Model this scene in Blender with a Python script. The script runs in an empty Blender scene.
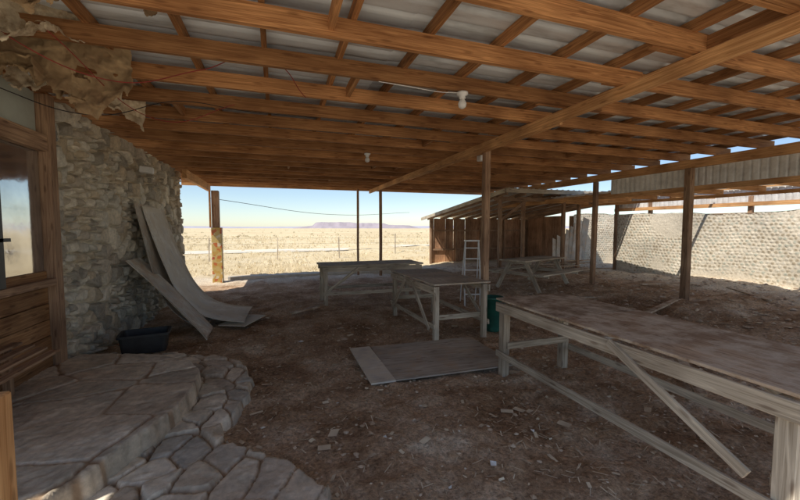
import bpy, math, random, bisect
import numpy as np
from mathutils import Vector, Matrix
random.seed(7); rng=np.random.RandomState(5)
S=bpy.context.scene
# ---------------------------------------------------------------- noise helpers
def _h(i,j,s):
    n=(i.astype(np.int64)*374761393+j.astype(np.int64)*668265263+s*1442695041)&0x7fffffff
    n=((n^(n>>13))*1274126177)&0x7fffffff
    return ((n^(n>>16))&0xffffff)/float(0xffffff)
def vn(x,y,s=0):
    i=np.floor(x);j=np.floor(y);fx=x-i;fy=y-j
    fx=fx*fx*(3-2*fx);fy=fy*fy*(3-2*fy)
    a=_h(i,j,s);b=_h(i+1,j,s);c=_h(i,j+1,s);d=_h(i+1,j+1,s)
    return (a*(1-fx)+b*fx)*(1-fy)+(c*(1-fx)+d*fx)*fy
def fbm(x,y,s=0,o=4):
    r=0;a=.5;t=0
    for k in range(o):
        r=r+a*vn(x*2**k,y*2**k,s+k*17);t+=a;a*=.5
    return r/t
def voro(x,y,s=0,jit=.85):
    i=np.floor(x);j=np.floor(y)
    f1=np.full(x.shape,9.);f2=np.full(x.shape,9.);idv=np.zeros(x.shape)
    for a in range(-2,3):
        for b in range(-2,3):
            if abs(a)==2 and abs(b)==2: continue
            ii=i+a;jj=j+b
            px=ii+.5+(_h(ii,jj,s)-.5)*jit;py=jj+.5+(_h(ii,jj,s+9)-.5)*jit
            d=np.hypot(x-px,y-py);idn=_h(ii,jj,s+31)
            m=d<f1
            f2=np.where(m,f1,np.minimum(f2,d));idv=np.where(m,idn,idv);f1=np.where(m,d,f1)
    return f1,f2,idv
def ss(a,b,x):
    t=np.clip((x-a)/(b-a),0,1);return t*t*(3-2*t)
# ---------------------------------------------------------------- material helpers
def newmat(n):
    m=bpy.data.materials.new(n);m.use_nodes=True
    nt=m.node_tree;return m,nt,nt.nodes['Principled BSDF']
def N(nt,t,**k):
    n=nt.nodes.new(t)
    for a,b in k.items():
        if a in n.inputs: n.inputs[a].default_value=b
        else: setattr(n,a,b)
    return n
def ramp(nt,fac,stops):
    r=nt.nodes.new('ShaderNodeValToRGB');e=r.color_ramp.elements
    while len(e)<len(stops): e.new(.5)
    for q,(p,c) in zip(e,stops): q.position=p;q.color=(*c,1)
    nt.links.new(fac,r.inputs[0]);return r.outputs[0]
def mix(nt,f,a,b,mode='MIX'):
    m=nt.nodes.new('ShaderNodeMix');m.data_type='RGBA';m.blend_type=mode
    for s,v in ((m.inputs[0],f),(m.inputs[6],a),(m.inputs[7],b)):
        if hasattr(v,'is_linked') : nt.links.new(v,s)
        else: s.default_value=v if isinstance(v,float) else (*v,1)
    return m.outputs[2]
def bump(nt,b,h,st=.4,d=.01):
    n=N(nt,'ShaderNodeBump');n.inputs['Strength'].default_value=st;n.inputs['Distance'].default_value=d
    nt.links.new(h,n.inputs['Height']);nt.links.new(n.outputs[0],b.inputs['Normal'])
def wood(name,dark,light,rough=.75,dirt=None,dirtamt=.0,var=(.65,1.15),bs=.4,grain=28,knot=.7):
    m,nt,b=newmat(name);L=nt.links
    uv=N(nt,'ShaderNodeUVMap');mp=N(nt,'ShaderNodeMapping');mp.inputs['Scale'].default_value=(1.3,grain,1)
    L.new(uv.outputs[0],mp.inputs[0])
    n1=N(nt,'ShaderNodeTexNoise',Scale=1.6,Detail=3.,Roughness=.65,Distortion=.8);n1.noise_dimensions='2D';L.new(mp.outputs[0],n1.inputs['Vector'])
    mid=tuple((x*.5+y*.5) for x,y in zip(dark,light))
    c=ramp(nt,n1.outputs[0],[(.32,dark),(.52,mid),(.72,light)])
    n2=N(nt,'ShaderNodeTexNoise',Scale=1.7,Detail=2.);tc=N(nt,'ShaderNodeTexCoord');L.new(tc.outputs['Object'],n2.inputs['Vector'])
    bl=ramp(nt,n2.outputs[0],[(.3,(.62,.58,.56)),(.65,(1.05,1.05,1.05))])
    c=mix(nt,1.,c,bl,'MULTIPLY')
    mk=N(nt,'ShaderNodeMapping');mk.inputs['Scale'].default_value=(2.2,9,1);L.new(uv.outputs[0],mk.inputs[0])
    vk=N(nt,'ShaderNodeTexVoronoi',Scale=1.);vk.voronoi_dimensions='2D';L.new(mk.outputs[0],vk.inputs['Vector'])
    kk=ramp(nt,vk.outputs['Distance'],[(.05,(.4,.33,.3)),(.12,(1,1,1))])
    c=mix(nt,knot,c,kk,'MULTIPLY')
    g=N(nt,'ShaderNodeNewGeometry')
    r=N(nt,'ShaderNodeMapRange');r.inputs['To Min'].default_value=var[0];r.inputs['To Max'].default_value=var[1]
    L.new(g.outputs['Random Per Island'],r.inputs['Value'])
    c=mix(nt,1.,c,r.outputs[0],'MULTIPLY')
    if dirt:
        n3=N(nt,'ShaderNodeTexNoise',Scale=4.5,Detail=5.,Roughness=.7);L.new(tc.outputs['Object'],n3.inputs['Vector'])
        f=ramp(nt,n3.outputs[0],[(.5-dirtamt*.35,(1,1,1)),(.62-dirtamt*.2+.03,(0,0,0))])
        c=mix(nt,f,c,dirt)
    L.new(c,b.inputs['Base Color']);b.inputs['Roughness'].default_value=rough
    b.inputs['Specular IOR Level'].default_value=.25
    if bs: bump(nt,b,n1.outputs[0],bs,.004)
    return m
def attr_mat(name,rough=.85,ns=18.,bs=.5,amt=.45,spec=.3):
    m,nt,b=newmat(name);L=nt.links
    a=N(nt,'ShaderNodeAttribute',attribute_name='Col')
    tc=N(nt,'ShaderNodeTexCoord');n=N(nt,'ShaderNodeTexNoise',Scale=ns,Detail=4.,Roughness=.7);L.new(tc.outputs['Object'],n.inputs['Vector'])
    v=ramp(nt,n.outputs[0],[(.3,(1-amt,)*3),(.7,(1+amt*.6,)*3)])
    L.new(mix(nt,1.,a.outputs['Color'],v,'MULTIPLY'),b.inputs['Base Color'])
    b.inputs['Roughness'].default_value=rough;b.inputs['Specular IOR Level'].default_value=spec
    bump(nt,b,n.outputs[0],bs,.01);return m
def plain(name,c1,c2=None,rough=.6,metal=0.,ns=6.,bs=.15):
    m,nt,b=newmat(name);L=nt.links;c2=c2 or tuple(x*.65 for x in c1)
    tc=N(nt,'ShaderNodeTexCoord');n=N(nt,'ShaderNodeTexNoise',Scale=ns,Detail=4.,Roughness=.65);L.new(tc.outputs['Object'],n.inputs['Vector'])
    L.new(ramp(nt,n.outputs[0],[(.35,c2),(.65,c1)]),b.inputs['Base Color'])
    b.inputs['Roughness'].default_value=rough;b.inputs['Metallic'].default_value=metal
    bump(nt,b,n.outputs[0],bs,.006);return m
# ---------------------------------------------------------------- mesh helpers
def empty(name,loc=(0,0,0)):
    e=bpy.data.objects.new(name,None);S.collection.objects.link(e);e.location=loc;e.empty_display_size=.1;return e
def link(me,name,mat=None,parent=None,smooth=False):
    o=bpy.data.objects.new(name,me);S.collection.objects.link(o)
    if mat: me.materials.append(mat)
    if parent: o.parent=parent
    if smooth: me.polygons.foreach_set('use_smooth',[True]*len(me.polygons))
    return o
class MB:
    def __init__(s): s.v=[];s.f=[];s.uv=[]
    def beam(s,p0,p1,w,h,up=(0,0,1),jit=0.,segs=1,bow=0.):
        p0=Vector(p0);p1=Vector(p1);d=p1-p0;Ln=d.length;d.normalize();up=Vector(up)
        if abs(d.dot(up))>.98: up=Vector((0,1,0))
        sd=d.cross(up).normalized();u2=sd.cross(d).normalized()
        r=random.random()*50;r2=random.random()*7;b=len(s.v)
        j=lambda:Vector([random.uniform(-jit,jit) for _ in range(3)])
        bw=sd*random.uniform(-bow,bow)+u2*random.uniform(-bow,bow)*.5
        for k in range(segs+1):
            t=k/segs;c=p0+d*(Ln*t)+bw*math.sin(t*math.pi)+j()
            for (a,q) in ((-1,-1),(1,-1),(1,1),(-1,1)): s.v.append(c+sd*(a*w/2)+u2*(q*h/2)+j()*.3)
        per=[0,w,w+h,2*w+h,2*w+2*h]
        for k in range(segs):
            o=b+4*k;ua=r+Ln*k/segs;ub=r+Ln*(k+1)/segs
            for q in range(4):
                q2=(q+1)%4
                s.f.append((o+q,o+q2,o+4+q2,o+4+q))
                s.uv+= [(ua,r2+per[q]),(ua,r2+per[q+1]),(ub,r2+per[q+1]),(ub,r2+per[q])]
        s.f.append((b+3,b+2,b+1,b));s.uv+=[(r,r2+h),(r,r2+h+w),(r,r2+w),(r,r2)]
        o=b+4*segs;s.f.append((o,o+1,o+2,o+3));s.uv+=[(r,r2),(r,r2+w),(r,r2+w+h),(r,r2+h)]
    def quad(s,a,b_,c,d):
        b=len(s.v);s.v+= [Vector(a),Vector(b_),Vector(c),Vector(d)];s.f.append((b,b+1,b+2,b+3))
        l1=(Vector(b_)-Vector(a)).length;l2=(Vector(c)-Vector(b_)).length
        r=random.random()*20;s.uv+=[(r,r),(r+l1,r),(r+l1,r+l2),(r,r+l2)]
    def obj(s,name,mat,parent=None,bevel=0.,smooth=False):
        me=bpy.data.meshes.new(name);me.from_pydata([tuple(v) for v in s.v],[],s.f)
        ul=me.uv_layers.new(name='UVMap');ul.data.foreach_set('uv',[c for u in s.uv for c in u])
        o=link(me,name,mat,parent,smooth)
        if bevel: 
            m=o.modifiers.new('b','BEVEL');m.width=bevel;m.segments=1;m.limit_method='ANGLE'
        return o
def gridmesh(name,P,C=None,mask=None,mat=None,parent=None,smooth=True):
    nu,nv=P.shape[:2];idx=np.arange(nu*nv).reshape(nu,nv)
    f=np.stack([idx[:-1,:-1],idx[1:,:-1],idx[1:,1:],idx[:-1,1:]],-1)
    if mask is not None:
        k=mask[:-1,:-1]|mask[1:,:-1]|mask[1:,1:]|mask[:-1,1:];f=f[k]
    f=f.reshape(-1,4)
    me=bpy.data.meshes.new(name)
    me.vertices.add(nu*nv);me.vertices.foreach_set('co',P.reshape(-1).astype(np.float32))
    me.loops.add(f.size);me.loops.foreach_set('vertex_index',f.reshape(-1).astype(np.int32))
    me.polygons.add(len(f));me.polygons.foreach_set('loop_start',np.arange(0,f.size,4,dtype=np.int32))
    me.update(calc_edges=True);me.validate()
    if C is not None:
        ca=me.color_attributes.new('Col','FLOAT_COLOR','POINT')
        ca.data.foreach_set('color',np.concatenate([C.reshape(-1,3),np.ones((nu*nv,1))],1).reshape(-1).astype(np.float32))
    return link(me,name,mat,parent,smooth)
def polysdf(x,y,poly):
    d=np.full(x.shape,1e9);ins=np.zeros(x.shape,bool);n=len(poly)
    for k in range(n):
        ax,ay=poly[k];bx,by=poly[(k+1)%n]
        ex,ey=bx-ax,by-ay;wx,wy=x-ax,y-ay
        t=np.clip((wx*ex+wy*ey)/(ex*ex+ey*ey),0,1)
        d=np.minimum(d,np.hypot(wx-ex*t,wy-ey*t))
        c=((ay>y)!=(by>y))&(x<(bx-ax)*(y-ay)/((by-ay) if by!=ay else 1e-9)+ax);ins^=c
    return np.where(ins,d,-d)
def chaikin(p,n=2):
    for _ in range(n):
        q=[]
        for k in range(len(p)):
            a=p[k];b=p[(k+1)%len(p)]
            q+=[(a[0]*.75+b[0]*.25,a[1]*.75+b[1]*.25),(a[0]*.25+b[0]*.75,a[1]*.25+b[1]*.75)]
        p=q
    return p
def tube(name,pts,r,mat,parent=None):
    c=bpy.data.curves.new(name,'CURVE');c.dimensions='3D';c.bevel_depth=r;c.bevel_resolution=2
    sp=c.splines.new('BEZIER');sp.bezier_points.add(len(pts)-1)
    for b,p in zip(sp.bezier_points,pts): b.co=p;b.handle_left_type=b.handle_right_type='AUTO'
    o=bpy.data.objects.new(name,c);S.collection.objects.link(o);c.materials.append(mat)
    if parent:o.parent=parent
    return o
def lathe(name,prof,mat,parent=None,loc=(0,0,0),n=24,rot=None):
    v=[];f=[]
    for r,z in prof:
        for k in range(n): a=2*math.pi*k/n;v.append((r*math.cos(a),r*math.sin(a),z))
    for i in range(len(prof)-1):
        for k in range(n): f.append((i*n+k,i*n+(k+1)%n,(i+1)*n+(k+1)%n,(i+1)*n+k))
    me=bpy.data.meshes.new(name);me.from_pydata(v,[],f);o=link(me,name,mat,parent,True);o.location=loc
    if rot:o.rotation_euler=rot
    return o
# ---------------------------------------------------------------- camera
cam=bpy.data.cameras.new('camera');co=bpy.data.objects.new('camera',cam);S.collection.objects.link(co)
co.location=(0,0,1.6);co.rotation_euler=(math.radians(90-3.4),0,math.radians(-18.5))
cam.lens=16.5;cam.sensor_width=36;cam.clip_end=20000;cam.clip_start=.05;S.camera=co
# ---------------------------------------------------------------- light
W=bpy.data.worlds.new('World');S.world=W;W.use_nodes=True;nt=W.node_tree
bg=nt.nodes['Background'];sky=nt.nodes.new('ShaderNodeTexSky');sky.sky_type='NISHITA';sky.sun_disc=False
sd=Vector((-.62,-.35,1.0)).normalized()
el=math.asin(sd.z);az=math.atan2(sd.x,sd.y)
sky.sun_elevation=el;sky.sun_rotation=az;sky.altitude=1400;sky.dust_density=.9;sky.ozone_density=1.2
nt.links.new(sky.outputs[0],bg.inputs[0]);bg.inputs[1].default_value=.15
sl=bpy.data.lights.new('sun','SUN');sl.energy=5.;sl.angle=math.radians(.5);sl.color=(1,.94,.84)
so=bpy.data.objects.new('sun',sl);S.collection.objects.link(so);so.rotation_euler=(-sd).to_track_quat('-Z','Y').to_euler();so.location=(-10,-10,20)
S.view_settings.view_transform='Standard';S.view_settings.look='None';S.view_settings.exposure=0
# ---------------------------------------------------------------- materials
M_raft=wood('rafter_wood',(.36,.155,.058),(.76,.40,.17),var=(.6,1.15),bs=0,grain=42,knot=.55)
M_beam=wood('beam_wood',(.52,.25,.095),(.88,.53,.25),var=(.9,1.08),bs=0,grain=42,knot=.55)
M_post=wood('post_wood',(.27,.16,.10),(.56,.37,.23))
M_table=wood('weathered_tabletop',(.46,.40,.31),(.82,.74,.6),dirt=(.56,.43,.3),dirtamt=.45,var=(.85,1.05))
M_tleg=wood('weathered_frame',(.42,.35,.26),(.8,.71,.56),var=(.82,1.05),grain=36)
M_tdark=wood('brown_tabletop',(.34,.22,.14),(.66,.49,.33),dirt=(.68,.57,.44),dirtamt=.4,grain=36)
M_plank=wood('plank_siding',(.36,.17,.07),(.78,.46,.22),var=(.55,1.1))
M_ply=wood('plywood_sheet',(.78,.73,.63),(.92,.88,.8),dirt=(.7,.62,.5),dirtamt=.2,var=(.92,1.05))
M_ply2=wood('old_plywood',(.56,.52,.45),(.82,.78,.68),dirt=(.56,.42,.29),dirtamt=.45)
M_ply3=wood('dusty_plywood',(.40,.34,.28),(.68,.62,.53),dirt=(.50,.36,.24),dirtamt=.7)
M_shed=wood('shed_boards',(.40,.20,.11),(.74,.45,.27),var=(.6,1.1))
M_metal2=plain('galvanised_fascia',(.85,.85,.82),(.6,.59,.56),rough=.45,metal=.15,ns=5.)
M_white=plain('white_enamel',(.82,.82,.8),(.7,.7,.68),rough=.4)
M_black=plain('black_plastic',(.04,.04,.04),(.02,.02,.02),rough=.5)
M_green=plain('green_plastic',(.02,.14,.10),(.015,.09,.07),rough=.5)
M_dark=plain('dark_wire',(.03,.02,.02));M_red=plain('red_wire',(.35,.04,.03))
M_greenpanel=plain('painted_panel',(.6,.66,.6),(.5,.55,.5),rough=.6,ns=3.)
M_stone=attr_mat('field_stone',ns=22.,amt=.3)
M_flag=attr_mat('flagstone',ns=14.,amt=.3,rough=.8)
M_bott=attr_mat('bottle_wall',ns=30.,amt=.3,bs=.2)
# ---------------------------------------------------------------- ground
def axis(a,b,st,far,g=1.16):
    c=list(np.arange(a,b,st));q=st;x=c[-1]
    while x<far: q*=g;x+=q;c.append(x)
    q=st;x=c[0];l=[]
    while x>-far: q*=g;x-=q;l.append(x)
    return np.array(l[::-1]+c)
gx=axis(-1.5,6,.032,9000,1.12);gy=axis(1.4,7,.032,9000,1.12)
GX,GY=np.meshgrid(gx,gy,indexing='ij')
def gz(x,y):
    near=1-ss(30,60,np.abs(x)+np.abs(y))
    z=.05*(fbm(x*.8,y*.8,3)-.5)*2*near+near*(fbm(x*4,y*4,5,4)-.5)*.085+near*(fbm(x*16,y*16,8,3)-.5)*.04
    z=z+ .22*ss(4.5,8,x)*near-.02
    z=z+near*.10*ss(5,7,x)*ss(.5,.75,fbm(x*.9,y*.9,77))
    far=ss(60,400,np.hypot(x,y));z=z+far*(fbm(x*.002,y*.002,12)-.6)*6
    return z
GZ=gz(GX,GY)
lx_=gx.tolist();ly_=gy.tolist();GL=GZ.tolist()
def gzp(x,y):
    i=min(max(bisect.bisect_right(lx_,x)-1,0),len(lx_)-2);j=min(max(bisect.bisect_right(ly_,y)-1,0),len(ly_)-2)
    a=(x-lx_[i])/(lx_[i+1]-lx_[i]);b=(y-ly_[j])/(ly_[j+1]-ly_[j])
    return (GL[i][j]*(1-a)+GL[i+1][j]*a)*(1-b)+(GL[i][j+1]*(1-a)+GL[i+1][j+1]*a)*b
m,nt,b=newmat('ground_dirt_and_grass');L=nt.links
tc=N(nt,'ShaderNodeTexCoord')
def nz(sc,det=4.,ro=.65,vec=None):
    n=N(nt,'ShaderNodeTexNoise',Scale=sc,Detail=det,Roughness=ro);L.new(vec or tc.outputs['Object'],n.inputs['Vector']);return n.outputs[0]
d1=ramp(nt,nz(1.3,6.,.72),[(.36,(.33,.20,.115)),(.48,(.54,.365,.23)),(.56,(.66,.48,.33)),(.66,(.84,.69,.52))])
fine=nz(34.,5.,.75)
d2=ramp(nt,fine,[(.3,(.38,.36,.35)),(.5,(.9,.9,.9)),(.68,(1.35,1.32,1.28))])
dirt=mix(nt,1.,d1,d2,'MULTIPLY')
g1=ramp(nt,nz(.35,5.),[(.3,(.70,.57,.35)),(.55,(.80,.68,.46)),(.75,(.84,.75,.56))])
g2=ramp(nt,nz(6.,5.,.75),[(.3,(.75,.72,.68)),(.65,(1.08,1.08,1.06))])
gl=ramp(nt,nz(.02,3.),[(.4,(.87,.84,.8)),(.62,(1.05,1.05,1.05))])
grass=mix(nt,1.,mix(nt,1.,g1,g2,'MULTIPLY'),gl,'MULTIPLY')
sx=N(nt,'ShaderNodeSeparateXYZ');L.new(tc.outputs['Object'],sx.inputs[0])
jn=N(nt,'ShaderNodeMath',operation='MULTIPLY_ADD');L.new(nz(1.5,2.),jn.inputs[0]);jn.inputs[1].default_value=1.5;jn.inputs[2].default_value=-.75
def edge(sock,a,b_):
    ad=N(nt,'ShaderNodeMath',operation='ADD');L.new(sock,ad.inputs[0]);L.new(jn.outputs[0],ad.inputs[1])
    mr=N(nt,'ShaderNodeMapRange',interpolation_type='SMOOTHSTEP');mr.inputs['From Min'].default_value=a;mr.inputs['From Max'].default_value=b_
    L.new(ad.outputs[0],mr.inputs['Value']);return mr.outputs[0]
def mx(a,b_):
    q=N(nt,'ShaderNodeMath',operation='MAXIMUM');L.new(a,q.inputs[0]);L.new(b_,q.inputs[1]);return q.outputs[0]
pale=mix(nt,1.,ramp(nt,nz(2.2,4.),[(.35,(.68,.55,.40)),(.65,(.84,.74,.58))]),d2,'MULTIPLY')  # pale ground added outside the roof to bounce light in, toned as sunlit
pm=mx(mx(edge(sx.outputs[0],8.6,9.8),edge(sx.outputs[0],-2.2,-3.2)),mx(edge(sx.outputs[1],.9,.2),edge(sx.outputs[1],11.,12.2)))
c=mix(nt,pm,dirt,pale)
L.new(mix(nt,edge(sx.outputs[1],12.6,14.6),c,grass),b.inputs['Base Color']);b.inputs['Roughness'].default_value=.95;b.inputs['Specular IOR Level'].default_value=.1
bump(nt,b,fine,1.,.025)
M_ground=m
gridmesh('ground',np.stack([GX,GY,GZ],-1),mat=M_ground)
mb=MB()
for k in range(16000):
    x=random.uniform(-1.2,8.5);y=random.uniform(1.2,12.5)
    if random.random()>1.25-y*.07: continue
    if vn(np.array([x*.9]),np.array([y*.9]),5)[0]<random.random()*.8: continue
    a=random.uniform(0,6.28);l=random.uniform(.01,.05);w=random.uniform(.001,.004)
    z=gzp(x,y)+.007;c,s_=math.cos(a),math.sin(a);t=random.uniform(-.01,.02)
    mb.quad((x-c*l-s_*w,y-s_*l+c*w,z),(x-c*l+s_*w,y-s_*l-c*w,z),(x+c*l+s_*w,y+s_*l-c*w,z+t),(x+c*l-s_*w,y+s_*l+c*w,z+t))
for k in range(1500):
    x=random.uniform(-.5,9);y=random.uniform(1.5,12);a=random.uniform(0,6.28);l=random.uniform(.008,.03)*random.choice((1,1,1,2));w=l*random.uniform(.2,.7)
    z=gzp(x,y)+.009;c,s_=math.cos(a),math.sin(a);t=random.uniform(-.004,.012)
    mb.quad((x-c*l-s_*w,y-s_*l+c*w,z),(x-c*l+s_*w,y-s_*l-c*w,z+t),(x+c*l+s_*w,y+s_*l-c*w,z+t),(x+c*l-s_*w,y+s_*l+c*w,z))
mb.obj('straw_litter',plain('straw',(.88,.76,.56),(.5,.38,.26),rough=.9,ns=3.))
def pebbles(name,n,rmin,rmax,xr,yr,mat,pw=4):
    me_v=[];me_f=[]
    base=[(1,0,0),(-1,0,0),(0,1,0),(0,-1,0),(0,0,1),(0,0,-1),(.7,.7,.1),(-.7,.7,.1),(-.7,-.7,.1),(.7,-.7,.1)]
    fc=[(0,6,4),(6,2,4),(2,7,4),(7,1,4),(1,8,4),(8,3,4),(3,9,4),(9,0,4)]
    for k in range(n):
        x=random.uniform(*xr);y=random.uniform(*yr);r=rmin+(rmax-rmin)*random.random()**pw
        z=gzp(x,y);o=len(me_v);a=random.uniform(0,6.28);ax=random.uniform(.6,1.3);hz=random.uniform(.3,.7)
        for p in base:
            j=random.uniform(.75,1.2);px,py=p[0]*r*ax*j,p[1]*r*j
            me_v.append((x+px*math.cos(a)-py*math.sin(a),y+px*math.sin(a)+py*math.cos(a),z+p[2]*r*hz*j+r*.1))
        me_f+=[tuple(o+i for i in f) for f in fc]
    me=bpy.data.meshes.new(name);me.from_pydata(me_v,[],me_f);return link(me,name,mat)
M_peb,nt,b=newmat('pebble_stone');g=N(nt,'ShaderNodeNewGeometry')
nt.links.new(ramp(nt,g.outputs['Random Per Island'],[(0,(.32,.21,.13)),(.6,(.56,.41,.28)),(.95,(.66,.53,.39)),(1,(.8,.72,.6))]),b.inputs['Base Color']);b.inputs['Roughness'].default_value=.9
pebbles('pebbles',10000,.004,.024,(-1,8),(1.3,9),M_peb)
pebbles('clods_of_dirt',6000,.01,.055,(4.2,12),(2,13),M_peb,3)
pebbles('loose_rocks',40,.03,.06,(0,8),(1.8,10),M_peb)
mb=MB()
for (x,y,r) in ((1.35,2.05,.03),(.75,2.6,.02),(1.9,2.35,.02),(1.2,3.0,.02),(4.4,3.6,.05),(3.9,6.1,.06),(.3,5.3,.05),(5.0,5.1,.06),(1.0,2.0,.015),(.5,3.3,.02),(2.9,2.2,.03)):
    z=gzp(x,y)+.014;a=random.random()*3
    pts=[Vector((x+r*random.uniform(.6,1.2)*math.cos(a+q*1.57),y+r*random.uniform(.6,1.2)*math.sin(a+q*1.57),z+random.uniform(0,.015))) for q in range(4)]
    mb.quad(*pts)
mb.obj('paper_scraps',M_white)
# ---------------------------------------------------------------- dry grass field
M_gr,nt,b=newmat('dry_grass');g=N(nt,'ShaderNodeNewGeometry')
nt.links.new(ramp(nt,g.outputs['Random Per Island'],[(0,(.56,.44,.26)),(.5,(.76,.64,.42)),(1,(.84,.75,.54))]),b.inputs['Base Color']);b.inputs['Roughness'].default_value=.9
V=[];F=[]
for k in range(9000):
    y=14.0+70*random.random()**1.8;x=random.uniform(-8-y*.6,10+y*.9)
    if y<15.5 and 5.5<x<12.5: continue
    if 25.5<y<30: continue
    hh=random.uniform(.05,.16)*(1+ (y>30)*.5);z=gzp(x,y)
    for q in range(5):
        a=random.uniform(0,6.28);w=.006+y*.0005;lx=random.uniform(-.1,.1);ly=random.uniform(-.1,.1);o=len(V)
        bx=x+random.uniform(-.08,.08);by=y+random.uniform(-.08,.08)
        V+=[(bx-w*math.cos(a),by-w*math.sin(a),z-.02),(bx+w*math.cos(a),by+w*math.sin(a),z-.02),(bx+lx,by+ly,z+hh)];F.append((o,o+1,o+2))
me=bpy.data.meshes.new('dry_grass');me.from_pydata(V,[],F);link(me,'dry_grass',M_gr)
V=[];F=[]
for k in range(450):
    y=60+400*random.random()**1.4;x=random.uniform(-y*.6,y*1.1);z=gzp(x,y);r=random.uniform(.25,.6)
    for q in range(26):
        a=random.uniform(0,6.28);e=random.uniform(.05,1.5);o=len(V);c=Vector((math.cos(a)*math.cos(e),math.sin(a)*math.cos(e),math.sin(e)*.8))*r*random.uniform(.5,1)
        p=Vector((x,y,z))+c;s_=r*.28
        V+=[tuple(p+Vector([random.uniform(-s_,s_) for _ in range(3)])) for _ in range(3)];F.append((o,o+1,o+2))
me=bpy.data.meshes.new('sagebrush');me.from_pydata(V,[],F);link(me,'sagebrush',plain('sage',(.56,.48,.31),(.42,.36,.22),rough=.9))
nx=60;xs=np.linspace(-120,200,nx);ys=np.linspace(0,1,4)
RX,RT=np.meshgrid(xs,ys,indexing='ij');RY=26+RT*3.5+2*np.sin(RX*.03);gridmesh('dirt_road',np.stack([RX,RY,gz(RX,RY)+.03],-1),mat=plain('road_dust',(.84,.76,.62),(.76,.66,.5),rough=.95,ns=2.))
def ridge(name,x0,y0,x1,y1,prof,col,depth=500,n=200,seed=0):
    t=np.linspace(0,1,n);vv=np.linspace(0,1,14);T,Vv=np.meshgrid(t,vv,indexing='ij')
    hgt=np.interp(T,[p[0] for p in prof],[p[1] for p in prof])
    hgt=hgt*(1+.05*(fbm(T*30,T*0+seed,seed)-.5)*2)
    z=hgt*ss(0,.35,Vv)*(.5+.5*ss(.3,.42,Vv))-8
    dx,dy=x1-x0,y1-y0;ln=math.hypot(dx,dy);nx_,ny_=-dy/ln,dx/ln
    off=Vv*depth+(fbm(T*14,Vv*3,seed+3)-.5)*depth*.25
    P=np.stack([x0+dx*T+nx_*off,y0+dy*T+ny_*off,z],-1)
    gridmesh(name,P,mat=plain(name+'_rock',col,tuple(c*.8 for c in col),rough=1.,ns=.004),smooth=False)
ridge('mesa',60,3350,1250,3020,[(0,0),(.06,20),(.16,34),(.19,62),(.24,66),(.45,68),(.5,56),(.56,60),(.7,58),(.74,42),(.9,36),(1,0)],(.44,.38,.41),seed=2)  # distance haze put into the rock colour as a purple tint
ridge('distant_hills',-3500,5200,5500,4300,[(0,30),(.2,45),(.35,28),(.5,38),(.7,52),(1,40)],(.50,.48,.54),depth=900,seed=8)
e=empty('wire_fence');mb=MB()
for k in range(-6,22): 
    x=k*3.2;z=gzp(x,20);mb.beam((x,20,z-.1),(x+random.uniform(-.04,.04),20,z+1.15),.05,.05)
mb.obj('fence_posts',M_tleg,e)
for hgt in (.45,.8,1.1): tube('strand',[(-20,20,hgt),(25,20.02,hgt-.02),(68,20,hgt)],.004,M_dark,e)
# ---------------------------------------------------------------- roof structure
RB=2.93
Y0=.08
e=empty('pole_barn_shelter')
mb=MB();y=.14
ys=[]
while y<12.5:
    ys.append(y);y+=.633
for y in ys:
    yy=y+random.uniform(-.02,.02)
    mb.beam((-2.6,yy,RB+.07),(3.32+random.uniform(-.05,.25),yy+random.uniform(-.02,.02),RB+.07+random.uniform(-.008,.008)),.04,.14,segs=6,bow=.02,jit=.002)
    mb.beam((2.85-random.uniform(-.05,.3),yy+.045,RB+.073),(7.95+random.uniform(-.1,.1),yy+.045+random.uniform(-.03,.03),RB+.07),.04,.14,segs=6,bow=.025,jit=.002)
mb.obj('rafters',M_raft,e)
mb=MB();x=-2.5
while x<8:
    y0=Y0
    for y1 in (4.9,8.8,12.7):
        mb.beam((x+random.uniform(-.02,.02),y0,RB+.186),(x+random.uniform(-.02,.02),y1,RB+.186),.04,.088,segs=3,bow=.01);y0=y1+.004
    x+=.61
mb.obj('purlins',M_raft,e)
mb=MB()
for k in range(26):
    i=random.randrange(1,len(ys)-1);x=random.uniform(-1.5,7.4);mb.beam((x,ys[i]+.07,RB+.09),(x,ys[i+1]-.03,RB+.09),.04,.1)
mb.obj('blocking',M_raft,e)
def ribs(q,pitch=.2,h=.022):
    f=np.mod(q,pitch)/pitch;return h*(ss(.0,.1,f)-ss(.22,.32,f))
M_roof,nt,b=newmat('roof_sheet');L=nt.links;tc=N(nt,'ShaderNodeTexCoord')
mp=N(nt,'ShaderNodeMapping');mp.inputs['Scale'].default_value=(.6,3,1);L.new(tc.outputs['Object'],mp.inputs[0])
n=N(nt,'ShaderNodeTexNoise',Scale=2.,Detail=4.,Roughness=.7);L.new(mp.outputs[0],n.inputs['Vector'])
br=N(nt,'ShaderNodeAttribute',attribute_name='Col')
c=ramp(nt,n.outputs[0],[(.3,(.50,.53,.54)),(.5,(.80,.86,.90)),(.7,(.88,.95,.99))])
L.new(mix(nt,1.,c,br.outputs['Color'],'MULTIPLY'),b.inputs['Base Color']);b.inputs['Roughness'].default_value=.38;b.inputs['Metallic'].default_value=.1
xr=[(-2.9,1.0),(.9,4.6),(4.5,8.25)]
for i,(a,c_) in enumerate(xr):
    xx=np.linspace(a,c_,5);yy=np.arange(Y0-.08,12.85,.0166);X,Y=np.meshgrid(xx,yy,indexing='ij')
    Z=RB+.236+ribs(Y,.2,.034)+i%2*.006+.004*np.sin(Y*1.7+i)
    pan=np.floor(Y/.9);tint=.74+.36*_h(pan,pan*0+i,4);C=np.stack([tint,tint,tint*1.0],-1)
    gridmesh('roof_sheet',np.stack([X,Y,Z],-1),C,mat=M_roof,parent=e,smooth=False)
mb=MB()
mb.beam((3.08,Y0,2.868),(3.08,5.1,2.868),.045,.122,segs=5,bow=.012)
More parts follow.
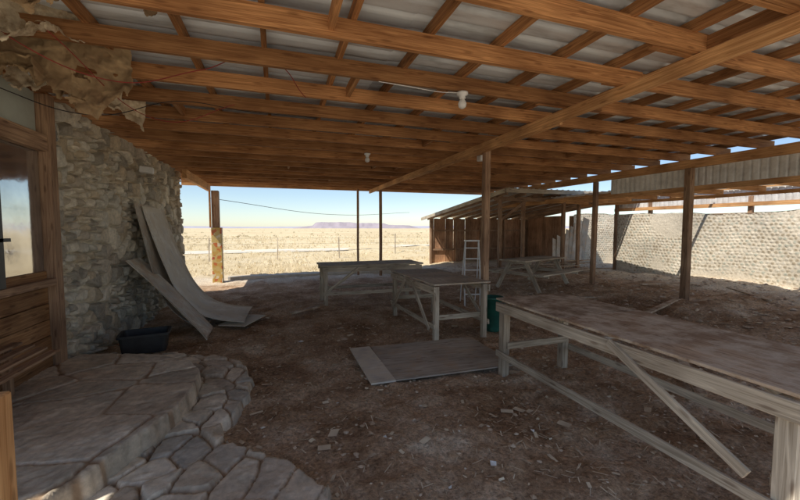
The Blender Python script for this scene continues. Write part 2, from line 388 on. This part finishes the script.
mb.beam((3.08,5.104,2.868),(3.08,12.55,2.868),.045,.122,segs=5,bow=.012)
mb.beam((3.135,3.5,2.862),(3.135,8.6,2.862),.04,.13,segs=5,bow=.005)
mb.beam((7.62,Y0,2.84),(7.62,12.55,2.84),.045,.17,segs=6,bow=.02)
mb.beam((-1.95,9.4,2.825),(-1.95,12.55,2.825),.09,.2)
mb.beam((-2.7,12.62,RB+.06),(8.1,12.62,RB+.06),.035,.19,segs=4,bow=.01)
mb.beam((7.78,Y0,2.4),(7.78,12.4,2.4),.05,.13,segs=6,bow=.02)
mb.obj('beams',M_beam,e,bevel=.004)
mb=MB()
def post(x,y,top,w=.1,lean=(0,0)): mb.beam((x,y,gzp(x,y)-.1),(x+lean[0],y+lean[1],top),w,w,jit=.004,segs=5,bow=.01)
post(3.22,5.22,2.93,.1);post(7.53,4.98,2.75,.12,(.02,.02));post(7.54,7.2,2.75,.1,(.02,0));post(7.54,10.0,2.75,.1);post(7.54,2.0,2.75,.12)
post(2.62,12.35,2.93,.07);post(3.38,12.2,2.93,.09);post(3.1,.16,2.8,.1);post(7.54,.16,2.75,.12)
mb.obj('posts',M_post,e,bevel=.006)
yy=np.arange(Y0,6.9,.02);zz=np.array([2.42,2.6,2.78]);Y,Z=np.meshgrid(yy,zz,indexing='ij')
gridmesh('corrugated_fascia',np.stack([7.70+ribs(Y,.12,.02),Y,Z],-1),mat=M_metal2,parent=e,smooth=False)
# ---------------------------------------------------------------- lean-to
e=empty('lean_to_shed');mb=MB()
y=Y0+.2
while y<9.4: mb.beam((7.82,y,2.43),(9.45,y+random.uniform(-.03,.03),2.40),.04,.11,segs=3,bow=.02);y+=.75
for y in (1.2,4.1,6.6,9.0): mb.beam((9.4,y+.05,2.38),(11.5-(y-.5)*.09,y,2.42),.04,.09)
mb.beam((9.3,Y0,2.31),(9.3,9.4,2.31),.045,.07)
mb.beam((7.8,9.55,2.62),(11.0,9.55,2.55),.04,.1)
mb.obj('rafters',M_beam,e)
yy=np.arange(Y0,9.6,.02);xx=np.linspace(7.8,9.5,4);X,Y=np.meshgrid(xx,yy,indexing='ij')
gridmesh('roof_sheet',np.stack([X,Y,2.515-(X-7.8)*.025+ribs(Y,.2,.02)],-1),mat=M_metal2,parent=e,smooth=False)
mb=MB()
for (x,y) in ((9.3,9.5),(11.15,5.9),(11.4,3.3),(10.9,8.3)): post(x,y,2.4,.09)
mb.obj('posts',M_post,e)
mb=MB();mb.beam((11.58,.5,2.2),(10.72,9.4,2.2),.05,.1,segs=4,bow=.01);mb.beam((11.58,.5,2.62),(10.72,9.4,2.62),.05,.07);mb.obj('wall_plate',M_beam,e)
yy=np.arange(.5,9.4,.02);zz=np.array([2.24,2.6]);Y,Z=np.meshgrid(yy,zz,indexing='ij')
gridmesh('siding',np.stack([11.66-(Y-.5)*.0966+ribs(Y,.12,.02),Y,Z],-1),mat=M_metal2,parent=e,smooth=False)
# ---------------------------------------------------------------- bottle wall
def bottlewall(name,x0,y0,x1,y1,hgt,zb,seed):
    Ln=math.hypot(x1-x0,y1-y0);s=np.arange(0,Ln,.018);t=np.arange(-.1,hgt+.02,.018);Sg,T=np.meshgrid(s,t,indexing='ij')
    Tw=T+.05*(fbm(Sg*1.1,T*.8,seed+21)-.5)*2;Sw=Sg+.05*(fbm(Sg*2,T*2,seed+22)-.5)*2
    row=np.floor(Tw/.085);u=Sw/.095+.5*np.mod(row,2)+(.25*(vn(Sg*.8,row,seed)-.5))
    cu=u-np.floor(u)-.5;cv=Tw/.085-row-.5
    cu=cu+.25*(_h(np.floor(u),row,seed+5)-.5);cv=cv+.25*(_h(np.floor(u),row,seed+6)-.5)
    r=np.hypot(cu*.095,cv*.085);idn=_h(np.floor(u),row,seed)
    miss=ss(.55,.62,fbm(Sg*.7,T*1.1,seed+40))
    H=(.014*(1-ss(.02,.034,r))-.012*(1-ss(.008,.02,r))*(idn>.35))*(1-miss)+.03*fbm(Sg*2,T*2,seed)+.01*fbm(Sg*20,T*20,seed)
    mort=np.array([.72,.64,.51]);cols=np.array([[.62,.55,.43],[.7,.64,.53],[.46,.38,.27],[.5,.5,.41]])
    ci=cols[(idn*3.99).astype(int)];w=(1-ss(.026,.036,r))[...,None]*(1-miss[...,None])
    C=mort*(1-w)+ci*w;C*= (.6+.7*fbm(Sg*.9,T*1.2,seed+3))[...,None]
    dx,dy=(x1-x0)/Ln,(y1-y0)/Ln;nx_,ny_=-dy,dx
    top=hgt-.12*fbm(Sg*.7,Sg*0,seed+5)*2
    TT=np.minimum(T,top)
    P=np.stack([x0+dx*Sg+nx_*H,y0+dy*Sg+ny_*H,zb+TT],-1)
    ee=empty(name);gridmesh('bottle_face',P,C,mat=M_bott,parent=ee)
    m2=MB();m2.beam((x0-nx_*.13,y0-ny_*.13,zb+hgt/2-.1),(x1-nx_*.13,y1-ny_*.13,zb+hgt/2-.1),.24,hgt-.12);m2.obj('wall_core',M_post,ee)
bottlewall('bottle_wall',11.6,.5,10.7,9.4,2.0,.15,3)
bottlewall('bottle_wall',14.5,11.2,11.1,11.6,2.1,.15,8) 
# ---------------------------------------------------------------- brown shed at the back
e=empty('wooden_shed');mb=MB();x=6.1
while x<10.9:
    mb.beam((x+.09,14.3,.0),(x+.09+random.uniform(-.01,.01),14.3+random.uniform(-.01,.01),2.0+random.uniform(0,.03)),.178,.025,up=(0,1,0));x+=.186
y=14.2
while y>12.0: mb.beam((10.95,y,.1),(10.95,y,2.1),.025,.178,up=(0,1,0));y-=.186
mb.obj('board_walls',M_shed,e)
mb=MB()
for x in (6.12,7.3,8.5,9.7,10.9): mb.beam((x,14.22,.05),(x,14.22,2.05),.06,.09)
for z in (.7,1.5): mb.beam((6.1,14.24,z),(10.9,14.24,z),.04,.07)
for x in (6.2,8.5,10.7): mb.beam((x,9.3,.05),(x,9.3,2.45),.09,.09,jit=.004)
mb.beam((6.0,9.3,2.47),(10.9,9.3,2.47),.05,.12);mb.beam((6.2,9.35,1.8),(7.1,9.35,2.4),.04,.07)
x=6.1
while x<10.95: mb.beam((x,8.8,2.59),(x,14.5,2.0),.04,.1);x+=.6
mb.obj('frame',M_post,e)
xx=np.arange(5.9,11.1,.02);yy=np.linspace(8.6,14.7,4);X,Y=np.meshgrid(xx,yy,indexing='ij')
gridmesh('roof_sheet',np.stack([X,Y,2.67-(Y-8.8)*.1035+ribs(X,.2,.02)],-1),mat=M_metal2,parent=e,smooth=False)
mb=MB();mb.beam((5.9,8.58,2.63),(11.1,8.58,2.63),.025,.12);mb.beam((5.88,8.6,2.62),(5.88,14.7,1.99),.025,.12);mb.obj('fascia',M_tleg,e)
e=empty('lumber_stack');mb=MB()
for k in range(8):
    x=8.9+k*.17;h_=1.0+.11*k;mb.beam((x,10.0+k*.03,.18),(x+.42+.04*k,10.5+k*.02,.18+h_),.36-.01*k,.022,up=(0,-1,0),jit=.004)
mb.obj('boards',M_ply2,e)
e=empty('scrap_lumber');mb=MB()
for k in range(22): 
    x=random.uniform(7.9,9.4);y=random.uniform(9.0,10.2);a=random.uniform(-.7,.7);mb.beam((x-math.cos(a)*.7,y-math.sin(a)*.7,.2+k*.014),(x+math.cos(a)*.7,y+math.sin(a)*.7,.22+k*.016),.12,.025)
mb.obj('boards',M_tdark,e)
# ---------------------------------------------------------------- left wall: stone
s=np.arange(4.78,10.1,.013);t=np.arange(-.1,2.95,.013);Sg,T=np.meshgrid(s,t,indexing='ij')
wx=Sg+.12*(fbm(Sg*3,T*3,40)-.5);wt=T+.12*(fbm(Sg*3,T*3,50)-.5)
f1,f2,idv=voro(wx/.26,wt/.21,21,.95)
g1,g2,id2=voro(wx/.14,wt/.11,22,.9)
big=vn(Sg*1.3,T*1.6,9)>.66
F_=np.where(big,(g2-g1)*.5,f2-f1);idd=np.where(big,id2,idv)
ed_=ss(.04,.22,F_)
H=ed_*(.05+.06*idd)+.045*ed_*(fbm(Sg*7,T*7,60)-.3)+.012*(fbm(Sg*35,T*35,61,3)-.5)+.03*fbm(Sg*1.2,T*1.2,4)
mort=np.array([.82,.74,.59])
pal=np.array([[.58,.51,.41],[.74,.66,.52],[.44,.40,.33],[.84,.77,.63],[.62,.52,.38],[.72,.68,.58]])
ci=pal[(np.mod(idd*37.7,1)*5.99).astype(int)]
w=ss(.05,.11,F_)[...,None]
C=mort*(1-w)+ci*w;C*=(.75+.5*fbm(Sg*5,T*5,70))[...,None]
X=-2.27+H
e=empty('stone_wall');gridmesh('stone_face',np.stack([X,Sg,T],-1),C,mat=M_stone,parent=e)
s2=np.arange(0,.34,.014);S2,T2=np.meshgrid(s2,t,indexing='ij')
f1,f2,idv=voro(S2/.2,T2/.17,25,.9);ed=ss(.03,.15,f2-f1);H2=ed*(.03+.03*idv)
C2=mort*(1-ed[...,None])+pal[(idv*5.99).astype(int)]*ed[...,None]
gridmesh('stone_end',np.stack([-2.2-S2,10.06+H2*.8,T2],-1),C2,mat=M_stone,parent=e)
mb=MB();mb.beam((-2.43,4.8,1.4),(-2.43,10.05,1.4),.3,3.0);mb.obj('core',M_post,e)
WY=1.9
e=empty('house_side_wall');mb=MB()
z=.02
while z<1.02:
    mb.beam((-2.22,WY,z+.08),(-2.22+random.uniform(-.006,.006),4.62,z+.08),.025,.158,segs=3,bow=.004);z+=.165
mb.obj('plank_siding',M_plank,e,bevel=.003)
mb=MB()
mb.beam((-2.2,4.7,-.05),(-2.2,4.7,2.93),.12,.12)
mb.beam((-2.19,WY,1.06),(-2.19,4.63,1.06),.1,.07);mb.beam((-2.19,WY,2.44),(-2.19,4.63,2.44),.08,.16)
mb.beam((-2.17,3.72,1.1),(-2.17,3.72,2.36),.05,.09);mb.beam((-2.19,WY,0),(-2.19,WY,2.9),.12,.12)
mb.obj('window_frame',M_post,e,bevel=.004)
mb=MB();mb.beam((-2.16,3.86,1.1),(-2.16,3.86,2.0),.03,.1);mb.beam((-2.16,3.80,1.5),(-2.16,4.0,1.5),.03,.03);mb.obj('dark_sash',M_black,e)
M_gl,nt,b=newmat('dusty_glass');tc=N(nt,'ShaderNodeTexCoord');n=N(nt,'ShaderNodeTexNoise',Scale=3.,Detail=4.)
nt.links.new(tc.outputs['Object'],n.inputs['Vector']);nt.links.new(ramp(nt,n.outputs[0],[(.35,(.45,.45,.45)),(.7,(.65,.65,.65))]),b.inputs['Base Color']);nt.links.new(ramp(nt,n.outputs[0],[(.3,(.03,.03,.03)),(.7,(.12,.12,.12))]),b.inputs['Roughness']);b.inputs['Metallic'].default_value=.85
bump(nt,b,n.outputs[0],.1,.02)
mb=MB();mb.beam((-2.24,WY,1.73),(-2.24,4.63,1.73),.008,1.28);mb.obj('glass',M_gl,e)
mb=MB();mb.beam((-2.25,WY,2.73),(-2.25,4.63,2.73),.02,.42);mb.obj('painted_panel',M_greenpanel,e)
mb=MB();mb.beam((-2.35,WY,1.5),(-2.35,4.7,1.5),.12,2.95);mb.obj('inner_wall',M_shed,e)
e=empty('sloped_shelf');mb=MB()
for k in range(4): mb.beam((-2.12+k*.085,2.6,.62-k*.03),(-2.12+k*.085,3.95,.62-k*.03),.07,.02)
mb.beam((-2.14,2.7,.1),(-2.14,2.7,.6),.05,.05);mb.beam((-2.14,3.85,.1),(-2.14,3.85,.6),.05,.05)
mb.obj('slats',M_post,e)
mb=MB();mb.beam((-.93,1.55,-.05),(-.93,1.55,1.04),.1,.1,jit=.002);mb.obj('wooden_post',M_beam,bevel=.006)
# ---------------------------------------------------------------- stone platform & flagstones
plat=chaikin([(-2.3,5.0),(-1.7,4.85),(-1.15,4.6),(-.75,4.15),(-.68,3.6),(-.80,3.05),(-1.0,2.6),(-1.3,2.1),(-1.6,1.5),(-2.3,1.2)],2)
pave=chaikin([(-2.3,5.5),(-1.4,5.2),(-.85,5.0),(-.42,4.6),(-.25,4.0),(-.3,3.4),(-.5,3.0),(-.25,2.75),(.12,2.5),(.3,2.1),(.32,1.4),(0,.6),(-2.3,.6)],2)
def flag(name,poly,x0,x1,y0,y1,ztop,step,sx,sy,seed,relief,gap,pal,radial=None,ragged=.05,warp=.1):
    xs=np.arange(x0,x1,step);ys=np.arange(y0,y1,step);X,Y=np.meshgrid(xs,ys,indexing='ij')
    sdv=polysdf(X,Y,poly)+ragged*(fbm(X*6,Y*6,seed)-.5)
    wx=X+warp*(fbm(X*3,Y*3,seed+1)-.5);wy=Y+warp*(fbm(X*3,Y*3,seed+2)-.5)
    if radial: 
        th=np.arctan2(wy-radial[1],wx-radial[0]);rr=np.hypot(wx-radial[0],wy-radial[1]);u,v=rr/sx,th*1.6/sy
    else: u,v=wx/sx,wy/sy
    f1,f2,idv=voro(u,v,seed,.9);F_=f2-f1+.03*(fbm(X*18,Y*18,seed+3,3)-.5);ed=ss(gap,gap+.05,F_)
    Z=ztop+relief*ed*(.5+1.0*idv)+.014*ed*(fbm(X*7,Y*7,seed+5)-.5)+.012*(fbm(X*30,Y*30,seed+6,3)-.5)
    Z=-.08+(Z+.08)*ss(-.012,.022,sdv)
    ci=np.array(pal)[(np.mod(idv*17.3,1)*(len(pal)-.01)).astype(int)]
    mort=np.array([.40,.28,.18]);C=mort*(1-ed[...,None])+ci*ed[...,None]
    dust=ss(.45,.7,fbm(X*2.2,Y*2.2,seed+9))[...,None]*.45
    C=C*(1-dust)+np.array([.60,.46,.33])*dust
    C*=(.65+.66*fbm(X*7,Y*7,seed+8))[...,None]
    return gridmesh(name,np.stack([X,Y,Z],-1),C,mask=sdv>-.05,mat=M_flag)
flag('stone_platform',plat,-2.35,-.55,1.1,5.1,.19,.0115,.6,.45,11,.014,.014,[(.72,.63,.50),(.60,.53,.42),(.8,.71,.57),(.66,.56,.43)],ragged=.07)
flag('flagstone_paving',pave,-2.35,.45,.6,5.6,.02,.0125,.2,.3,14,.035,.05,[(.76,.67,.53),(.60,.53,.43),(.86,.77,.62),(.7,.59,.45),(.56,.52,.44)],radial=(-2.0,3.2),ragged=.12,warp=.09)
# ---------------------------------------------------------------- leaning warped sheets
def sheet(mbx,prof,y0,y1,th=.012,twist=0.,yb=0.):
    n=len(prof);b0=len(mbx.v);nw=6;r=random.random()*20
    for side in (0,1):
        for i,(x,z) in enumerate(prof):
            t=i/(n-1)
            for k in range(nw):
                q=k/(nw-1);yy=y0+(y1-y0)*q+yb*t**1.5
                xx=x+twist*(q-.5)*t
                mbx.v.append(Vector((xx+side*th*.5,yy+.01*math.sin(t*5+k),z+side*th+.03*math.sin(q*3.1)*t)))
    for side in (0,1):
        o=b0+side*n*nw
        for i in range(n-1):
            for k in range(nw-1):
                a=o+i*nw+k;mbx.f.append((a,a+1,a+nw+1,a+nw) if side else (a,a+nw,a+nw+1,a+1))
                c0=(r+i*.12,k*.2);c1=(r+i*.12,k*.2+.2);c2=(r+i*.12+.12,k*.2+.2);c3=(r+i*.12+.12,k*.2)
                mbx.uv+= [c0,c1,c2,c3] if side else [c0,c3,c2,c1]
    o2=n*nw
    def rim(a,b): mbx.f.append((a,b,b+o2,a+o2));mbx.uv.extend([(r,0),(r+.1,0),(r+.1,.01),(r,.01)])
    for i in range(n-1): rim(b0+i*nw,b0+(i+1)*nw);rim(b0+(i+1)*nw+nw-1,b0+i*nw+nw-1)
    for k in range(nw-1): rim(b0+k+1,b0+k);rim(b0+(n-1)*nw+k,b0+(n-1)*nw+k+1)
def curve(pts,n=20):
    P=[Vector((p[0],p[1],0)) for p in pts];out=[]
    for i in range(n):
        t=i/(n-1)*(len(P)-1);k=min(int(t),len(P)-2);f=t-k
        a=P[max(k-1,0)];b=P[k];c=P[k+1];d=P[min(k+2,len(P)-1)]
        v=.5*((2*b)+(c-a)*f+(2*a-5*b+4*c-d)*f*f+(3*b-a-3*c+d)*f**3);out.append((v.x,v.y))
    return out
e=empty('warped_plywood_sheets');mb=MB()
sheet(mb,curve([(-2.08,1.95),(-1.93,1.45),(-1.75,.98),(-1.54,.55),(-1.24,.24),(-.9,.13),(-.5,.10)]),7.0,8.2,twist=.05,yb=-.75)
mb.obj('white_panel',M_ply,e,smooth=True)
mb=MB()
sheet(mb,curve([(-2.11,1.98),(-1.99,1.45),(-1.86,.95),(-1.66,.45),(-1.36,.16),(-1.05,.06)]),6.75,7.75,twist=.05,yb=-.5)
sheet(mb,curve([(-2.1,1.12),(-1.72,.74),(-1.34,.37),(-.97,.02)]),6.3,6.9,twist=0,yb=-.6)
mb.obj('plywood',M_ply2,e,smooth=True)
mb=MB();mb.beam((-.72,6.3,.05),(-.42,6.9,.07),.45,.012);mb.obj('drywall_offcut',M_ply,e)
def tub(name,x,y,w,d,h,mat,rz=0.):
    v=[];f=[]
    def rr(s_,z):
        out=[];W_,D_=w/2*s_,d/2*s_;c=.04
        for (sx_,sy_,a0) in ((1,1,0),(-1,1,90),(-1,-1,180),(1,-1,270)):
            for q in range(4):
                a=math.radians(a0+q*30);out.append((sx_*(W_-c)+c*math.cos(a),sy_*(D_-c)+c*math.sin(a),z))
        return out
    R=[rr(.88,0.0),rr(1,h),rr(1.06,h-.03),rr(1.06,h),rr(.97,h-.002),rr(.86,.02)]
    for ring in R: v+=ring
    n=16
    for a in (0,2,3,4):
        for k in range(n): f.append((a*n+k,a*n+(k+1)%n,(a+1)*n+(k+1)%n,(a+1)*n+k))
    f.append(tuple(range(n))[::-1]);f.append(tuple(range(5*n,6*n)))
    me=bpy.data.meshes.new(name);me.from_pydata(v,[],f);o=link(me,name,mat);o.location=(x,y,gzp(x,y)+.03);o.rotation_euler=(0,0,rz);return o
tub('black_storage_tub',-1.62,5.4,.52,.36,.24,M_black,.15)
# ---------------------------------------------------------------- tables
def table(name,loc,rz,Lx,Wy,H,leg=.09,top=None,frame=None,planks=False,braces=(),stretch=.26,apron=.1):
    e=empty(name,loc);e.rotation_euler=(0,0,rz)
    top=top or M_table;frame=frame or M_tleg
    mb=MB()
    if planks:
        w=Wy/planks
        for k in range(planks): mb.beam((random.uniform(-.03,0),w*(k+.5),H-.02),(Lx+random.uniform(0,.03),w*(k+.5),H-.02+random.uniform(-.002,.002)),w-.006,.035,segs=4,bow=.003)
    else:
        mb.beam((0,Wy/2,H-.012),(Lx*.62,Wy/2,H-.012),Wy,.02,jit=.003,segs=3);mb.beam((Lx*.62+.008,Wy/2,H-.010),(Lx,Wy/2,H-.010),Wy,.02,jit=.003,segs=2)
    mb.obj('top',top,e,bevel=.003)
    mb=MB();zt=H-.04;i=.06
    for x in (i+.02,Lx-i-.02):
        for y in (i,Wy-i): mb.beam((x,y,-.03),(x,y,zt-.002),leg,leg*.9,jit=.003,segs=2)
    mb.obj('legs',frame,e,bevel=.004)
    mb=MB();o=leg*.5+.012
    for y in (i-o+.0,Wy-i+o): 
        mb.beam((0.01,y,zt-apron/2-.003),(Lx-.01,y,zt-apron/2-.003),.022,apron)
        mb.beam((i-.04,y,stretch),(Lx-i+.04,y,stretch),.022,.07)
    for x in (i+.02,Lx-i-.02):
        mb.beam((x+(leg*.5+.013)*(1 if x<Lx/2 else -1),i,stretch+.1),(x+(leg*.5+.013)*(1 if x<Lx/2 else -1),Wy-i,stretch+.1),.022,.07)
    for (y,xa,za,xb,zb) in braces: mb.beam((xa,(i-o-.024 if y==0 else Wy-i+o+.024),za),(xb,(i-o-.024 if y==0 else Wy-i+o+.024),zb),.022,.06)
    mb.obj('stretchers',frame,e,bevel=.003);return e
table('workbench_table',(.85,7.55,gzp(1.5,7.8)),0,2.2,.85,.85,planks=5,braces=((0,.1,.3,.75,.78),(0,2.1,.3,1.4,.78)),top=M_tleg,leg=.08)
table('workbench_table',(2.93,4.6,gzp(2.5,5.3)),math.radians(91.5),1.9,.9,.86,planks=0,braces=((0,.12,.2,.9,.78),(1,.15,.2,.8,.78),(1,1.75,.2,1.1,.78)),leg=.075)
table('long_work_table',(3.2,.95,gzp(2.7,2.3)+.0),math.radians(90),2.52,.92,.855,planks=0,top=M_tdark,leg=.09,braces=((1,1.05,.80,.2,.36),(0,1.1,.8,.2,.3)),stretch=.25)
e=empty('picnic_table',(6.3,7.9,gzp(6.3,7.9)));e.rotation_euler=(0,0,.35);mb=MB()
for k in range(5): mb.beam((-.95,-.3+k*.15,.74),(.95,-.3+k*.15,.74),.14,.035)
for s_ in (-1,1):
    for k in range(2): mb.beam((-.95,s_*(.62+k*.15),.44),(.95,s_*(.62+k*.15),.44),.14,.035)
mb.obj('planks',M_tleg,e,bevel=.003);mb=MB()
for x in (-.7,.7):
    mb.beam((x,-.6,0),(x,-.2,.72),.05,.09);mb.beam((x,.6,0),(x,.2,.72),.05,.09);mb.beam((x+.05,-.8,.4),(x+.05,.8,.4),.04,.08);mb.beam((x+.05,-.33,.68),(x+.05,.35,.68),.04,.07)
mb.obj('frame',M_tleg,e)
e=empty('plywood_on_ground');mb=MB()
mb.beam((.87,4.08,.032),(1.13,4.08,.032),1.14,.018);mb.obj('light_strip',M_ply,e)
mb=MB();mb.beam((1.134,4.08,.030),(2.6,4.05,.034),1.12,.014);mb.obj('grey_sheet',M_ply3,e)
e=empty('loose_boards');mb=MB()
for (a,b_) in (((3.6,2.2,.1),(4.7,3.2,.12)),((4.0,3.9,.08),(5.2,3.7,.12)),((4.6,2.7,.12),(5.9,2.9,.16)),((.2,6.9,.05),(.75,7.3,.06)),((5.2,6.2,.12),(6.4,5.9,.17)),((5.8,4.4,.2),(7.2,4.9,.24)),((8.2,6.4,.27),(9.6,6.0,.3)),((8.6,4.2,.27),(9.4,5.3,.3))): mb.beam(a,b_,.09,.03)
mb.obj('boards',M_tdark,e)
lathe('green_bucket',[(0,.0),(.11,.0),(.115,.02),(.145,.5),(.158,.5),(.158,.53),(.14,.53),(.11,.04),(0,.04)],M_green,loc=(3.14,4.86,gzp(3.14,4.86)))
e=empty('white_step_ladder',(3.78,6.6,gzp(3.78,6.6)));e.rotation_euler=(0,0,-.3)
for x in (-.16,.16): tube('rail',[(x,0,0),(x,.06,.7),(x*.85,.12,1.35)],.016,M_white,e);tube('rear_leg',[(x,.5,0),(x,.32,.6),(x*.85,.13,1.33)],.012,M_white,e)
mb=MB()
for z in (.25,.5,.75,.98,1.2): mb.beam((-.15,z*.09,z),(.15,z*.09,z),.07,.02)
mb.beam((-.15,.13,1.35),(.15,.13,1.35),.12,.03)
mb.obj('treads',M_white,e)
# ---------------------------------------------------------------- painted column
M_tile,nt,b=newmat('painted_tiles');L=nt.links;tc=N(nt,'ShaderNodeTexCoord')
v=N(nt,'ShaderNodeTexVoronoi',Scale=11.);v.distance='CHEBYCHEV';L.new(tc.outputs['Object'],v.inputs['Vector'])
s3=N(nt,'ShaderNodeSeparateColor');L.new(v.outputs['Color'],s3.inputs[0])
r=ramp(nt,s3.outputs[0],[(0,(.52,.38,.14)),(.35,(.5,.31,.08)),(.66,(.5,.14,.04)),(.8,(.6,.52,.36)),(.93,(.4,.08,.04))])
for n_ in nt.nodes:
    if n_.type=='VALTORGB': n_.color_ramp.interpolation='CONSTANT'
L.new(r,b.inputs['Base Color']);b.inputs['Roughness'].default_value=.5
e=empty('painted_column');mb=MB();mb.beam((-1.72,12.25,-.05),(-1.72,12.25,1.62),.28,.28);mb.obj('tile_base',M_tile,e,bevel=.01)
mb=MB();mb.beam((-1.74,12.25,1.62),(-1.74,12.25,2.72),.2,.2);mb.obj('shaft',M_post,e,bevel=.01)
mb=MB();mb.beam((-1.87,12.1,1.62),(-1.87,12.1,2.72),.05,.04);mb.obj('orange_trim',plain('orange_paint',(.7,.3,.08)),e)
mb=MB();mb.beam((-1.5,12.75,.0),(7.4,12.75,.02),.25,.12,segs=8,bow=.02);mb.obj('concrete_kerb',plain('concrete',(.65,.6,.52),(.52,.47,.4),rough=.9))
# ---------------------------------------------------------------- fixtures & wires
def fixture(x,y,z,s=1.):
    e=empty('ceiling_lamp',(x,y,z))
    lathe('base',[(0,0),(.055*s,0),(.055*s,-.02),(.03*s,-.035),(.03*s,-.06),(0,-.06)],M_white,e)
    lathe('bulb',[(.015*s,-.06),(.03*s,-.08),(.042*s,-.11),(.035*s,-.14),(.015*s,-.155),(0,-.157)],M_white,e)
fixture(1.75,3.30,RB);fixture(1.55,6.47,RB)
e=empty('flood_lamp',(3.55,5.83,RB-.02));mb=MB();mb.beam((-.12,0,-.07),(.1,.02,-.05),.12,.1,jit=.004);mb.obj('housing',M_white,e,bevel=.01);tube('arm',[(0,0,-.02),(.03,0,.03),(.03,0,.06)],.01,M_white,e)
tube('electrical_wire',[(-2.0,3.0,3.05),(-1.2,3.4,2.72),(-.6,3.6,2.95),(-.1,3.3,3.0),(.3,3.9,2.92)],.004,M_red)
tube('electrical_wire',[(-2.1,3.6,2.7),(-1.5,3.8,2.55),(-.9,4.2,2.85),(-.3,4.6,2.93),(.5,4.6,2.93)],.004,M_dark)
tube('electrical_wire',[(-1.5,3.2,2.98),(-1.0,4.0,2.6),(-.4,4.3,2.9)],.0035,M_red)
tube('electrical_wire',[(1.75,3.28,2.92),(1.5,3.28,2.9),(1.2,3.3,2.92),(.9,3.3,2.93)],.004,M_white)
tube('electrical_wire',[(-1.9,12.3,2.5),(2,16,2.2),(8,22,2.6)],.008,M_dark)
e=empty('wall_lamp',(-2.08,7.0,2.55));mb=MB();mb.beam((0,0,0),(.18,.03,-.02),.14,.1,jit=.003);mb.obj('housing',M_white,e,bevel=.01)
M_ins=plain('insulation_paper',(.5,.36,.2),(.24,.15,.08),rough=.95,ns=4.,bs=.5)
M_ins2=plain('insulation_fluff',(.78,.68,.5),(.5,.38,.25),rough=1.,ns=16.,bs=.9)
e=empty('torn_insulation')
def rag(x0,x1,y0,y1,zt,drop,seed,mat):
    u=np.linspace(0,1,140);v_=np.linspace(0,1,80);U,V_=np.meshgrid(u,v_,indexing='ij')
    edge_=np.clip(.15+1.1*fbm(U*5,U*0,seed,5),0,1)
    holes=fbm(U*7,V_*5,seed+60,4)<.36
    ragm=(V_<edge_)&~(holes&(V_>.25))
    pl=(fbm(U*9,V_*1.2,seed+1)-.5);cr=(fbm(U*14,V_*10,seed+2,4)-.5)
    dx,dy=x1-x0,y1-y0;l=math.hypot(dx,dy);nx_,ny_=-dy/l,dx/l
    off=.3*pl*(V_**.6)+.1*cr+.16*np.sin(V_*2.6+seed)*V_
    curl=ss(.6,1,V_/np.maximum(edge_,.2))
    X=x0+dx*U+nx_*off+.06*cr;Y=y0+dy*U+ny_*off-.1*curl
    Z=zt-drop*V_+.06*cr+.12*curl*fbm(U*6,U*0,seed+8)
    gridmesh('flap',np.stack([X,Y,Z],-1),mask=ragm,mat=mat,parent=e)
rag(-2.2,-1.15,3.35,3.75,3.14,.72,3,M_ins);rag(-2.15,-1.3,3.1,3.4,3.16,.5,9,M_ins2);rag(-2.1,-1.3,4.0,4.7,3.12,.6,13,M_ins2)
rag(-1.3,-.75,2.75,2.95,3.16,.25,23,M_ins);rag(-2.1,-1.2,2.55,2.8,3.16,.42,29,M_ins);rag(-2.2,-1.5,3.7,4.1,3.12,.55,37,M_ins)
